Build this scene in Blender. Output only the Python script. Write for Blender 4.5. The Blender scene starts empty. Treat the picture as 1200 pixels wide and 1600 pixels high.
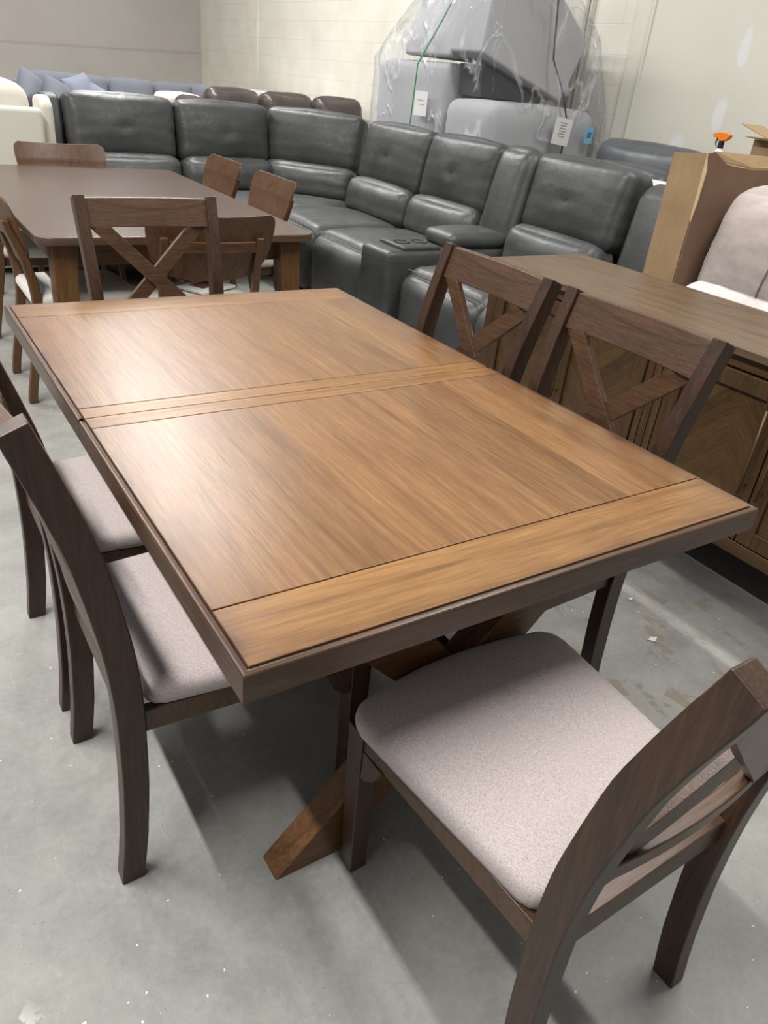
import bpy, bmesh, math, random
from mathutils import Vector, Matrix, noise
random.seed(7)
S = bpy.context.scene
C = S.collection
PI = math.pi

# ------------------------------------------------------------------ camera
# world axes follow the room: x along the short table side, y along the long one
YAW, PITCH, ROLL, FPX = .6175, .519, .110, 1178.0
cam_d = bpy.data.cameras.new('camera')
cam = bpy.data.objects.new('camera', cam_d)
C.objects.link(cam)
cp, sp, cr, sr = math.cos(PITCH), math.sin(PITCH), math.cos(ROLL), math.sin(ROLL)
rot = Matrix.Rotation(-YAW, 3, 'Z')
right0, up0, fwd0 = Vector((1, 0, 0)), Vector((0, sp, cp)), Vector((0, cp, -sp))
r_ = rot @ (cr * right0 + sr * up0)
u_ = rot @ (-sr * right0 + cr * up0)
f_ = rot @ fwd0
m = Matrix((r_, u_, -f_)).transposed().to_4x4()
m.translation = Vector((-.278, -.649, 1.375))
cam.matrix_world = m
cam_d.sensor_fit = 'AUTO'
cam_d.sensor_width = 36
cam_d.lens = FPX / 1600 * 36
cam_d.clip_start = .02
S.camera = cam

# ------------------------------------------------------------------ light
w = bpy.data.worlds.new('world')
S.world = w
w.use_nodes = True
bg = w.node_tree.nodes['Background']
bg.inputs[0].default_value = (.93, .96, 1, 1)
bg.inputs[1].default_value = .24


def strip(name, x, y, z, length, power, width=.16, col=(1, .982, .955)):
    d = bpy.data.lights.new(name, 'AREA')
    d.shape = 'RECTANGLE'
    d.size = width
    d.size_y = length
    d.energy = power
    d.color = col
    o = bpy.data.objects.new(name, d)
    C.objects.link(o)
    o.location = (x, y, z)
    return o


# rows of ceiling tubes running along the room
strip('tube_light_main', -1.45, .9, 4.3, 3.4, 240, .09)
strip('tube_light_side', 2.7, .6, 4.3, 2.4, 105)
strip('tube_light_back', -1.45, 6.5, 4.3, 3.6, 130)
strip('tube_light_wall', 2.1, 7.4, 4.3, 4.4, 240, .4)
strip('tube_light_far', .6, 11.0, 4.3, 2.4, 35)

S.view_settings.view_transform = 'Standard'
S.view_settings.look = 'None'
S.view_settings.exposure = 0.3
S.view_settings.gamma = 1
S.view_settings.use_curve_mapping = False


# ------------------------------------------------------------------ materials
def srgb(r, g, b):
    f = lambda c: (c / 255 / 12.92) if c / 255 <= .04045 else ((c / 255 + .055) / 1.055) ** 2.4
    return (f(r), f(g), f(b), 1)


class N:
    def __init__(s, name):
        s.m = bpy.data.materials.new(name)
        s.m.use_nodes = True
        s.t = s.m.node_tree
        s.b = s.t.nodes['Principled BSDF']

    def n(s, kind, **kw):
        x = s.t.nodes.new(kind)
        for k, v in kw.items():
            if k in x.inputs:
                x.inputs[k].default_value = v
            else:
                setattr(x, k, v)
        return x

    def l(s, a, b):
        s.t.links.new(a, b)

    def coord(s, scale=(1, 1, 1), loc=(0, 0, 0), rot=(0, 0, 0)):
        tc = s.n('ShaderNodeTexCoord')
        mp = s.n('ShaderNodeMapping')
        mp.inputs['Scale'].default_value = scale
        mp.inputs['Location'].default_value = loc
        mp.inputs['Rotation'].default_value = rot
        s.l(tc.outputs['Object'], mp.inputs[0])
        return mp.outputs[0]

    def noise(s, vec, scale, detail=4, rough=.5, dist=0):
        x = s.n('ShaderNodeTexNoise')
        x.inputs['Scale'].default_value = scale
        x.inputs['Detail'].default_value = detail
        x.inputs['Roughness'].default_value = rough
        x.inputs['Distortion'].default_value = dist
        s.l(vec, x.inputs['Vector'])
        return x.outputs['Fac']

    def ramp(s, fac, stops):
        x = s.n('ShaderNodeValToRGB')
        e = x.color_ramp.elements
        while len(e) < len(stops):
            e.new(.5)
        for i, (p, c) in enumerate(stops):
            e[i].position = p
            e[i].color = c if hasattr(c, '__len__') else (c, c, c, 1)
        s.l(fac, x.inputs[0])
        return x.outputs[0]

    def mix(s, fac, a, b, mode='MIX'):
        x = s.n('ShaderNodeMix', data_type='RGBA', blend_type=mode)
        for v, i in ((fac, 0), (a, 6), (b, 7)):
            if hasattr(v, 'is_linked'):
                s.l(v, x.inputs[i])
            else:
                x.inputs[i].default_value = v
        return x.outputs[2]

    def math(s, op, a, b=None, clamp=False):
        x = s.n('ShaderNodeMath', operation=op, use_clamp=clamp)
        for v, i in ((a, 0), (b, 1)):
            if v is None:
                continue
            if hasattr(v, 'is_linked'):
                s.l(v, x.inputs[i])
            else:
                x.inputs[i].default_value = v
        return x.outputs[0]

    def bump(s, h, strength=.3, dist=.002):
        x = s.n('ShaderNodeBump')
        x.inputs['Strength'].default_value = strength
        x.inputs['Distance'].default_value = dist
        s.l(h, x.inputs['Height'])
        s.l(x.outputs[0], s.b.inputs['Normal'])

    def base(s, c):
        if hasattr(c, 'is_linked'):
            s.l(c, s.b.inputs['Base Color'])
        else:
            s.b.inputs['Base Color'].default_value = c

    def set(s, rough=.5, spec=.5, coat=0, coat_r=.2, sheen=0, metal=0):
        s.b.inputs['Roughness'].default_value = rough
        s.b.inputs['Specular IOR Level'].default_value = spec
        s.b.inputs['Coat Weight'].default_value = coat
        s.b.inputs['Coat Roughness'].default_value = coat_r
        s.b.inputs['Sheen Weight'].default_value = sheen
        s.b.inputs['Metallic'].default_value = metal
        return s.m


def wood(name, dark, mid, light, axis='y', rough=.38, scale=1.0, coat=0., planks=0, box=None, burn=None, spec=.5, stretch=.06):
    k = N(name)
    a = {'x': 0, 'y': 1, 'z': 2}[axis]
    sc = [1, 1, 1]
    sc[a] = stretch
    v = k.coord(tuple(q * scale for q in sc))
    if planks:                                   # veneer leaves laid side by side
        tc = k.n('ShaderNodeTexCoord')
        sep = k.n('ShaderNodeSeparateXYZ')
        k.l(tc.outputs['Object'], sep.inputs[0])
        cell = k.math('FLOOR', k.math('DIVIDE', sep.outputs[1 if axis == 'x' else 0], planks))
        wn = k.n('ShaderNodeTexWhiteNoise', noise_dimensions='1D')
        k.l(cell, wn.inputs['W'])
        off = k.n('ShaderNodeVectorMath', operation='ADD')
        sc2 = k.n('ShaderNodeVectorMath', operation='SCALE')
        k.l(wn.outputs['Color'], sc2.inputs[0])
        sc2.inputs['Scale'].default_value = 3.0
        k.l(v, off.inputs[0])
        k.l(sc2.outputs[0], off.inputs[1])
        v = off.outputs[0]
    big = k.noise(v, 5, 3, .5, .8)
    # growth rings: fine bands warped by a slow noise
    rings = k.math('FRACT', k.math('MULTIPLY', k.noise(v, 3.2, 2, .45, .3), 9))
    rings = k.ramp(rings, [(0, .0), (.14, .6), (.85, .85), (1, .0)])
    fine = k.noise(v, 110, 3, .7)
    pores = k.ramp(k.noise(v, 260, 2, .6), [(.35, 0), (.5, 1)])
    f = k.math('ADD', k.math('MULTIPLY', big, .22), k.math('MULTIPLY', rings, .13))
    f = k.math('ADD', f, k.math('MULTIPLY', fine, .60))
    col = k.ramp(f, [(.27, dark), (.49, mid), (.72, light)])
    col = k.mix(k.math('MULTIPLY', k.math('SUBTRACT', 1, pores), .22), col, dark)
    if planks:
        tone = k.ramp(wn.outputs['Value'], [(0, (.88, .86, .84, 1)), (1, (1.08, 1.06, 1.04, 1))])
        col = k.mix(1.0, col, tone, 'MULTIPLY')
    if box:                                      # burnished stain worked into the rim
        x0, x1, y0, y1, wd = box
        tc = k.n('ShaderNodeTexCoord')
        sep = k.n('ShaderNodeSeparateXYZ')
        k.l(tc.outputs['Object'], sep.inputs[0])
        d = None
        for val in (k.math('SUBTRACT', sep.outputs[0], x0), k.math('SUBTRACT', x1, sep.outputs[0]),
                    k.math('SUBTRACT', sep.outputs[1], y0), k.math('SUBTRACT', y1, sep.outputs[1])):
            d = val if d is None else k.math('MINIMUM', d, val)
        d = k.math('ADD', d, k.math('MULTIPLY', k.math('SUBTRACT', k.noise(k.coord(), 7, 2), .5), wd * .7))
        g = k.ramp(k.math('DIVIDE', d, wd), [(0, 1), (.12, .55), (.45, .22), (1, 0)])
        col = k.mix(g, col, burn)
    k.base(col)
    k.bump(k.math('ADD', fine, pores), .12, .0006)
    return k.set(rough=rough, coat=coat, coat_r=.25, spec=spec)


TW = (srgb(94, 66, 40), srgb(124, 90, 56), srgb(150, 114, 75))
BURN = srgb(74, 45, 27)
L_, W_, BB = 1.676, 1.067, .137
M = {}
M['table_field'] = wood('table_veneer', *TW, axis='y', rough=.33, planks=.17, box=(.0, W_, -.6, L_ + .6, .13), burn=BURN)
M['table_board'] = wood('table_cross_board', srgb(92, 62, 32), srgb(134, 96, 54), srgb(162, 121, 74), axis='x', rough=.36,
                        box=(0, W_, 0, L_, .1), burn=BURN)
M['table_edge'] = wood('table_edge_stain', srgb(48, 32, 20), srgb(78, 55, 38), srgb(100, 74, 51), axis='x', rough=.34)
M['table_edge_y'] = wood('table_edge_stain_long', srgb(46, 30, 20), srgb(76, 52, 36), srgb(96, 68, 46), axis='y', rough=.34)
M['table_lip'] = wood('table_lip_stain', srgb(30, 20, 15), srgb(50, 34, 26), srgb(66, 47, 36), axis='x', rough=.28)
M['groove'] = wood('dark_groove', srgb(22, 14, 9), srgb(30, 20, 13), srgb(38, 26, 18), axis='y', rough=.5)
M['trestle'] = wood('trestle_wood', srgb(62, 38, 20), srgb(98, 64, 34), srgb(124, 86, 48), axis='x', rough=.42)
M['chair'] = wood('chair_espresso', srgb(34, 21, 13), srgb(58, 38, 25), srgb(80, 55, 36), axis='z', rough=.38, scale=1.6)
M['chair_x'] = wood('chair_espresso_cross', srgb(46, 30, 19), srgb(76, 53, 36), srgb(100, 74, 51), axis='x', rough=.38, scale=1.6)
M['ply'] = wood('bent_plywood', srgb(60, 38, 22), srgb(92, 62, 38), srgb(112, 80, 54), axis='z', rough=.36, scale=1.3)
M['ply_x'] = wood('walnut_rail', srgb(52, 32, 18), srgb(84, 55, 32), srgb(104, 72, 46), axis='x', rough=.38, scale=1.3)
M['table2'] = wood('far_table_walnut', srgb(60, 45, 36), srgb(80, 62, 50), srgb(96, 77, 63), axis='x', rough=.3, scale=.8)
M['table2_leg'] = wood('far_table_leg', srgb(58, 37, 20), srgb(92, 62, 34), srgb(112, 80, 48), axis='z', rough=.4)
M['side_top'] = wood('sideboard_top', srgb(70, 55, 40), srgb(98, 80, 60), srgb(118, 99, 76), axis='y', rough=.4)
M['side'] = wood('sideboard_body', srgb(48, 33, 18), srgb(74, 53, 30), srgb(92, 68, 42), axis='y', rough=.42)
M['side_z'] = wood('sideboard_stile', srgb(48, 33, 18), srgb(74, 53, 30), srgb(92, 68, 42), axis='z', rough=.42)


def chevron():
    k = N('chevron_veneer')
    tc = k.n('ShaderNodeTexCoord')
    sep = k.n('ShaderNodeSeparateXYZ')
    k.l(tc.outputs['Object'], sep.inputs[0])
    ay = k.math('ABSOLUTE', k.math('SUBTRACT', k.math('FRACT', k.math('DIVIDE', sep.outputs[1], .39)), .5))
    t = k.math('ADD', k.math('MULTIPLY', ay, .39), sep.outputs[2])
    cell = k.math('FLOOR', k.math('DIVIDE', t, .055))
    wn = k.n('ShaderNodeTexWhiteNoise', noise_dimensions='1D')
    k.l(cell, wn.inputs['W'])
    v = k.n('ShaderNodeCombineXYZ')
    k.l(k.math('MULTIPLY', t, 60), v.inputs[0])
    k.l(k.math('MULTIPLY', k.math('SUBTRACT', ay, sep.outputs[2]), 5), v.inputs[1])
    g = k.noise(v.outputs[0], 1.5, 3)
    f = k.math('ADD', k.math('MULTIPLY', wn.outputs['Value'], .35), k.math('MULTIPLY', g, .65))
    k.base(k.ramp(f, [(.2, srgb(52, 36, 18)), (.5, srgb(76, 55, 30)), (.8, srgb(94, 71, 42))]))
    return k.set(rough=.42)


M['chevron'] = chevron()


def fabric(name, a, b, scale=620, rough=.95, sheen=.2, bump=.35):
    k = N(name)
    v = k.coord()
    n1 = k.noise(v, scale, 2, .8)
    n2 = k.noise(k.coord((1, .25, 1)), scale * 1.3, 2, .8)
    big = k.noise(v, 5, 3)
    f = k.math('ADD', k.math('MULTIPLY', n1, .5), k.math('MULTIPLY', n2, .5))
    c = k.ramp(f, [(.36, a), (.62, b)])
    c = k.mix(k.math('MULTIPLY', big, .12), c, a)
    k.base(c)
    k.bump(f, bump, .001)
    return k.set(rough=rough, sheen=sheen, spec=.2)


M['seat_fabric'] = fabric('heather_seat_fabric', srgb(148, 136, 132), srgb(200, 189, 186))
M['cream_seat'] = fabric('cream_seat_fabric', srgb(188, 184, 174), srgb(222, 218, 208))
M['cream'] = fabric('cream_upholstery', srgb(200, 194, 182), srgb(226, 220, 208), 300)
M['cream_panel'] = fabric('cream_back_panel', srgb(206, 203, 190), srgb(222, 219, 206), 300, bump=.1)
M['blue'] = fabric('blue_upholstery', srgb(98, 101, 110), srgb(124, 127, 137), 300)
M['blue_light'] = fabric('pale_blue_pillow', srgb(112, 119, 134), srgb(138, 145, 158), 300)
M['grey_fab'] = fabric('grey_upholstery', srgb(164, 163, 165), srgb(190, 189, 191), 260)
M['grey_dark'] = fabric('dark_gap_shade', srgb(40, 41, 44), srgb(58, 60, 64), 260)  # shade of the gap in the stack, put into a dark colour
M['suede'] = fabric('blush_grey_suede', srgb(166, 155, 149), srgb(184, 173, 167), 14, bump=.12)
M['suede_seat'] = fabric('pale_suede', srgb(200, 192, 188), srgb(214, 206, 202), 14, bump=.12)


def leather(name, a, b, rough=.42):
    k = N(name)
    v = k.coord()
    vo = k.n('ShaderNodeTexVoronoi')
    vo.inputs['Scale'].default_value = 220
    k.l(v, vo.inputs['Vector'])
    w1 = k.noise(v, 9, 4, .55, 1.2)
    w2 = k.noise(v, 30, 3, .6, .6)
    c = k.ramp(k.noise(v, 4, 4), [(.3, a), (.75, b)])
    k.base(c)
    h = k.math('ADD', k.math('MULTIPLY', w1, 3), k.math('MULTIPLY', w2, .6))
    h = k.math('ADD', h, k.math('MULTIPLY', vo.outputs['Distance'], .12))
    k.bump(h, .22, .004)
    k.l(k.ramp(w2, [(.3, rough - .05), (.7, rough + .1)]), k.b.inputs['Roughness'])
    return k.set(rough=rough, spec=.5)


M['leather'] = leather('charcoal_leather', srgb(54, 55, 55), srgb(74, 75, 74))
M['leather_lo'] = leather('charcoal_leather_pale', srgb(62, 63, 63), srgb(84, 85, 84), .4)  # slightly lighter copy for lumbar, seat, wedge and console lid
M['brown_leather'] = leather('brown_leather', srgb(58, 49, 47), srgb(80, 70, 66), .34)
M['slate_leather'] = leather('slate_leather', srgb(66, 68, 71), srgb(88, 90, 93), .4)


def plain(name, c, rough=.5, metal=0, var=.12, scale=8, spec=.5):
    k = N(name)
    d = tuple(q * (1 - var) for q in c[:3]) + (1,)
    k.base(k.ramp(k.noise(k.coord(), scale, 4), [(.3, d), (.7, c)]))
    return k.set(rough=rough, metal=metal, spec=spec)


M['metal'] = plain('aged_brass', srgb(112, 90, 60), .5, .5, scale=30)
M['black'] = plain('black_plastic', srgb(28, 29, 36), .4)
M['orange'] = plain('orange_plastic', srgb(235, 130, 32), .4)
M['white_plastic'] = plain('white_plastic', srgb(228, 228, 226), .4)
M['paper'] = plain('paper', srgb(216, 214, 212), .7, var=.03)
M['blue_paper'] = plain('blue_label_paper', srgb(120, 172, 208), .6, var=.04)
M['ink'] = plain('grey_ink', srgb(150, 150, 152), .8)
M['blue_ink'] = plain('navy_ink', srgb(52, 82, 110), .8)
M['red_ink'] = plain('brown_picture_ink', srgb(122, 84, 78), .7, var=.5, scale=60)
M['green_strap'] = plain('green_strap', srgb(70, 140, 88), .4)
M['black_strap'] = plain('black_strap', srgb(26, 26, 28), .4)
M['foam'] = plain('white_foam', srgb(218, 218, 220), .8)
M['cup'] = plain('cup_holder_steel', srgb(46, 46, 48), .25, .6)
M['stitch'] = plain('leather_seam', srgb(110, 110, 108), .6)
M['seam_dark'] = plain('suede_seam', srgb(120, 108, 102), .8)
M['glide'] = plain('black_glide', srgb(20, 20, 20), .5)


def cardboard(name, a, b):
    k = N(name)
    v = k.coord()
    fl = k.noise(k.coord((1, 1, .06)), 160, 2)
    c = k.ramp(k.math('ADD', k.math('MULTIPLY', k.noise(v, 5, 4), .7), k.math('MULTIPLY', fl, .3)), [(.3, a), (.7, b)])
    k.base(c)
    k.bump(fl, .15, .001)
    return k.set(rough=.8, spec=.2)


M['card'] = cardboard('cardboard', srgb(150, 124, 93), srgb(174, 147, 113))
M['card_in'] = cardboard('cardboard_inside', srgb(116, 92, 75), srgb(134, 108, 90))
M['card_cut'] = cardboard('torn_cardboard_edge', srgb(186, 164, 126), srgb(206, 186, 150))


def concrete():
    k = N('concrete_floor')
    v = k.coord()
    a = k.noise(v, 1.3, 6, .6, .4)
    b = k.noise(v, 8, 6, .65, .5)
    c = k.noise(v, 60, 4, .7)
    f = k.math('ADD', k.math('MULTIPLY', a, .5), k.math('ADD', k.math('MULTIPLY', b, .33), k.math('MULTIPLY', c, .17)))
    col = k.ramp(f, [(.36, srgb(122, 121, 116)), (.5, srgb(145, 144, 138)), (.64, srgb(164, 162, 154))])
    # pale hairline scratches
    w1 = k.noise(k.coord((1, .12, 1), rot=(0, 0, .5)), 24, 3, .6, .4)
    scr = k.ramp(k.math('ABSOLUTE', k.math('SUBTRACT', w1, .5)), [(0, 1), (.004, 0)])
    col = k.mix(k.math('MULTIPLY', scr, k.math('MULTIPLY', b, .30)), col, srgb(198, 198, 192))
    # cracks in the slab
    cr_ = k.ramp(k.math('ABSOLUTE', k.math('SUBTRACT', k.noise(v, .9, 5, .55, .3), .5)), [(0, 1), (.0022, 0)])
    col = k.mix(k.math('MULTIPLY', k.math('MULTIPLY', cr_, b), .22), col, srgb(120, 119, 114))
    # brown scuffs in the aisle by the sideboard
    tc = k.n('ShaderNodeTexCoord')
    vd = k.n('ShaderNodeVectorMath', operation='DISTANCE')
    k.l(tc.outputs['Object'], vd.inputs[0])
    vd.inputs[1].default_value = (1.42, .3, 0)
    near = k.ramp(vd.outputs['Value'], [(.25, 1), (.62, 0)])
    sc = k.ramp(k.noise(k.coord((1, .6, 1), rot=(0, 0, .6)), 13, 4, .6, .2), [(.575, 0), (.61, 1)])
    col = k.mix(k.math('MULTIPLY', k.math('MULTIPLY', near, sc), .6), col, srgb(128, 112, 88))
    # dark specks and pale paint flecks
    s1 = k.ramp(k.noise(v, 150, 1), [(.735, 0), (.76, 1)])
    col = k.mix(k.math('MULTIPLY', s1, .45), col, srgb(84, 82, 76))
    s2 = k.ramp(k.noise(k.coord((1, 1, 1), (7, 3, 0)), 70, 1), [(.775, 0), (.785, 1)])
    col = k.mix(s2, col, srgb(228, 228, 224))
    vd2 = k.n('ShaderNodeVectorMath', operation='DISTANCE')
    k.l(tc.outputs['Object'], vd2.inputs[0])
    vd2.inputs[1].default_value = (-.37, .10, 0)
    n2 = k.ramp(vd2.outputs['Value'], [(.03, 1), (.10, 0)])
    p2 = k.ramp(k.noise(v, 28, 4, .6), [(.53, 0), (.56, 1)])
    col = k.mix(k.math('MULTIPLY', n2, p2), col, srgb(226, 222, 208))
    k.base(col)
    k.bump(k.math('ADD', b, k.math('MULTIPLY', c, .4)), .18, .003)
    k.l(k.ramp(b, [(.3, .42), (.7, .62)]), k.b.inputs['Roughness'])
    return k.set(rough=.5, spec=.4)


M['concrete'] = concrete()


def blockwall():
    k = N('painted_block_wall')
    tc = k.n('ShaderNodeTexCoord')
    sep = k.n('ShaderNodeSeparateXYZ')
    k.l(tc.outputs['Object'], sep.inputs[0])
    cmb = k.n('ShaderNodeCombineXYZ')
    k.l(sep.outputs[1], cmb.inputs[0])
    k.l(sep.outputs[2], cmb.inputs[1])
    br = k.n('ShaderNodeTexBrick', offset=.5)
    br.inputs['Scale'].default_value = 1
    br.inputs['Brick Width'].default_value = .4
    br.inputs['Row Height'].default_value = .2
    br.inputs['Mortar Size'].default_value = .005
    br.inputs['Mortar Smooth'].default_value = .5
    mp = k.n('ShaderNodeMapping')
    mp.inputs['Location'].default_value = (.08, .1, 0)
    k.l(cmb.outputs[0], mp.inputs[0])
    k.l(mp.outputs[0], br.inputs['Vector'])
    v = k.coord()
    c = k.ramp(k.noise(v, 2.5, 5), [(.3, srgb(214, 209, 196)), (.7, srgb(225, 221, 209))])
    sp_ = k.ramp(k.noise(v, 22, 2), [(.72, 0), (.75, 1)])
    c = k.mix(k.math('MULTIPLY', sp_, .25), c, srgb(150, 145, 132))
    c = k.mix(k.math('MULTIPLY', br.outputs['Fac'], .13), c, srgb(150, 146, 134))
    k.base(c)
    h = k.math('ADD', k.math('MULTIPLY', k.math('SUBTRACT', 1, br.outputs['Fac']), 1.0), k.math('MULTIPLY', k.noise(v, 70, 3), .35))
    k.bump(h, .35, .004)
    return k.set(rough=.55, spec=.35)


M['block'] = blockwall()


def drywall(name, a, b, patches=()):
    k = N(name)
    v = k.coord()
    c = k.ramp(k.noise(v, 1.2, 5), [(.3, a), (.7, b)])
    tc = k.n('ShaderNodeTexCoord')
    for (p, sx, sz, pc) in patches:
        mp = k.n('ShaderNodeMapping', vector_type='TEXTURE')
        mp.inputs['Location'].default_value = p
        mp.inputs['Scale'].default_value = (10, sx, sz)
        k.l(tc.outputs['Object'], mp.inputs[0])
        ln = k.n('ShaderNodeVectorMath', operation='LENGTH')
        k.l(mp.outputs[0], ln.inputs[0])
        d = k.math('ADD', ln.outputs['Value'], k.math('MULTIPLY', k.noise(v, 9, 4), .7))
        c = k.mix(k.math('MULTIPLY', k.ramp(d, [(.8, 1), (1.5, 0)]), .8), c, pc)
    k.base(c)
    k.bump(k.noise(v, 90, 3), .08, .002)
    return k.set(rough=.6, spec=.3)


PT = srgb(222, 222, 222)
M['drywall'] = drywall('painted_drywall', srgb(210, 207, 193), srgb(218, 215, 202),
                       [((4.7, 2.97, 1.78), .07, .2, PT), ((4.7, 3.02, 1.38), .08, .16, PT), ((4.7, 3.3, 1.13), .12, .2, PT),
                        ((4.7, 2.6, 1.3), .06, .2, PT)])


def leftwall():
    k = N('painted_left_wall')
    v = k.coord()
    c = k.ramp(k.noise(v, 1.2, 5), [(.3, srgb(172, 165, 158)), (.7, srgb(182, 176, 169))])
    tc = k.n('ShaderNodeTexCoord')
    sep = k.n('ShaderNodeSeparateXYZ')
    k.l(tc.outputs['Object'], sep.inputs[0])
    # an old patched joint that runs slightly downhill
    line = k.math('SUBTRACT', sep.outputs[2], k.math('ADD', k.math('MULTIPLY', sep.outputs[0], .043), 1.235))
    line = k.math('ADD', line, k.math('MULTIPLY', k.math('SUBTRACT', k.noise(v, 6, 4), .5), .03))
    g = k.ramp(k.math('ABSOLUTE', line), [(0, 1), (.012, .5), (.03, 0)])
    c = k.mix(k.math('MULTIPLY', g, .35), c, srgb(130, 120, 110))
    k.base(c)
    k.bump(k.noise(v, 60, 3), .1, .002)
    return k.set(rough=.6, spec=.3)


M['leftwall'] = leftwall()


def film():
    k = N('clear_stretch_film')
    out = k.t.nodes['Material Output']
    tr = k.n('ShaderNodeBsdfTransparent')
    tr.inputs[0].default_value = (.96, .97, .98, 1)
    gl = k.n('ShaderNodeBsdfGlossy')
    gl.inputs['Roughness'].default_value = .16
    df = k.n('ShaderNodeBsdfDiffuse')
    df.inputs[0].default_value = (.82, .83, .84, 1)
    v = k.coord()
    cre = k.math('ABSOLUTE', k.math('SUBTRACT', k.noise(k.coord((1, 1, .55), rot=(.7, .2, .3)), 2.6, 3, .5, .5), .5))
    crease_glint = k.ramp(cre, [(0, 1), (.035, 0)])
    fr = k.n('ShaderNodeFresnel')
    fr.inputs[0].default_value = 1.35
    m1 = k.n('ShaderNodeMixShader')
    k.l(k.math('ADD', .03, k.math('MULTIPLY', crease_glint, .27)), m1.inputs[0])  # white mixed in along the creases paints their highlight streaks
    k.l(tr.outputs[0], m1.inputs[1])
    k.l(df.outputs[0], m1.inputs[2])
    m2 = k.n('ShaderNodeMixShader')
    k.l(k.math('MINIMUM', k.math('MULTIPLY', fr.outputs[0], .6), .22), m2.inputs[0])
    k.l(m1.outputs[0], m2.inputs[1])
    k.l(gl.outputs[0], m2.inputs[2])
    bp = k.n('ShaderNodeBump')
    bp.inputs['Strength'].default_value = 1
    bp.inputs['Distance'].default_value = .02
    k.l(k.math('ADD', crease_glint, k.math('MULTIPLY', k.noise(v, 6, 4, .5, .5), 1.2)), bp.inputs['Height'])
    for q in (gl, df, fr):
        k.l(bp.outputs[0], q.inputs['Normal'])
    k.l(m2.outputs[0], out.inputs[0])
    return k.m


M['film'] = film()


# ------------------------------------------------------------------ mesh helpers
def mk(name, bm, mat, parent=None, bevel=0, seg=2, smooth=True):
    if smooth:
        for f in bm.faces:
            f.smooth = True
    bmesh.ops.recalc_face_normals(bm, faces=bm.faces)
    me = bpy.data.meshes.new(name)
    bm.to_mesh(me)
    bm.free()
    me.materials.append(M[mat] if isinstance(mat, str) else mat)
    o = bpy.data.objects.new(name, me)
    C.objects.link(o)
    if parent:
        o.parent = parent
    if bevel:
        b = o.modifiers.new('bevel', 'BEVEL')
        b.width = bevel
        b.segments = seg
        b.limit_method = 'ANGLE'
        b.angle_limit = .6
        b.harden_normals = True
    return o


def tag(o, label, cat, group=None):
    o['label'] = label
    o['category'] = cat
    if group:
        o['group'] = group
    return o


def thing(name, label, cat, loc=(0, 0, 0), rz=0, group=None):
    o = bpy.data.objects.new(name, None)
    o.empty_display_size = .1
    C.objects.link(o)
    o.location = loc
    o.rotation_euler = (0, 0, rz)
    return tag(o, label, cat, group)


def structure(o):
    o['kind'] = 'structure'
    return o


def copy_tree(o, parent=None):
    c = o.copy()
    C.objects.link(c)
    if parent:
        c.parent = parent
        c.matrix_parent_inverse = o.matrix_parent_inverse.copy()
    for ch in list(o.children):
        copy_tree(ch, c)
    return c


def box(bm, x0, x1, y0, y1, z0, z1):
    vs = [bm.verts.new((x, y, z)) for z in (z0, z1) for y in (y0, y1) for x in (x0, x1)]
    for q in ((0, 2, 3, 1), (4, 5, 7, 6), (0, 1, 5, 4), (1, 3, 7, 5), (3, 2, 6, 7), (2, 0, 4, 6)):
        bm.faces.new([vs[i] for i in q])
    return vs


def prism(bm, pts, axis, a, b):
    """outline pts (2-D) extruded from a to b along axis ('x' -> pts=(y,z), 'y' -> (x,z), 'z' -> (x,y))"""
    def P(p, t):
        return {'x': (t, p[0], p[1]), 'y': (p[0], t, p[1]), 'z': (p[0], p[1], t)}[axis]
    A = [bm.verts.new(P(p, a)) for p in pts]
    B = [bm.verts.new(P(p, b)) for p in pts]
    n = len(pts)
    bm.faces.new(A)
    bm.faces.new(B[::-1])
    for i in range(n):
        bm.faces.new((A[i], B[i], B[(i + 1) % n], A[(i + 1) % n]))
    return A + B


def sweep(bm, rings):
    """rings: list of lists of points; skins them and caps both ends"""
    R = [[bm.verts.new(p) for p in r] for r in rings]
    n = len(R[0])
    for a, b in zip(R, R[1:]):
        for i in range(n):
            bm.faces.new((a[i], a[(i + 1) % n], b[(i + 1) % n], b[i]))
    bm.faces.new(R[0][::-1])
    bm.faces.new(R[-1])


def tube(bm, pts, r, n=8):
    pts = [Vector(p) for p in pts]
    rings = []
    for i, p in enumerate(pts):
        d = (pts[min(i + 1, len(pts) - 1)] - pts[max(i - 1, 0)]).normalized()
        a = d.orthogonal().normalized()
        if rings and prev.length:
            a = (prev - d * prev.dot(d)).normalized()
        prev = a
        b = d.cross(a)
        rr = r[i] if isinstance(r, (list, tuple)) else r
        rings.append([p + rr * (math.cos(2 * PI * k / n) * a + math.sin(2 * PI * k / n) * b) for k in range(n)])
    sweep(bm, rings)


def band(bm, pts, w, t, nrm):
    """flat strap following pts, width w across, thickness t along nrm"""
    nrm = Vector(nrm).normalized()
    pts = [Vector(p) for p in pts]
    rings = []
    for i, p in enumerate(pts):
        d = (pts[min(i + 1, len(pts) - 1)] - pts[max(i - 1, 0)]).normalized()
        s = d.cross(nrm).normalized() * (w / 2)
        q = nrm * (t / 2)
        rings.append([p - s - q, p + s - q, p + s + q, p - s + q])
    sweep(bm, rings)


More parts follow.
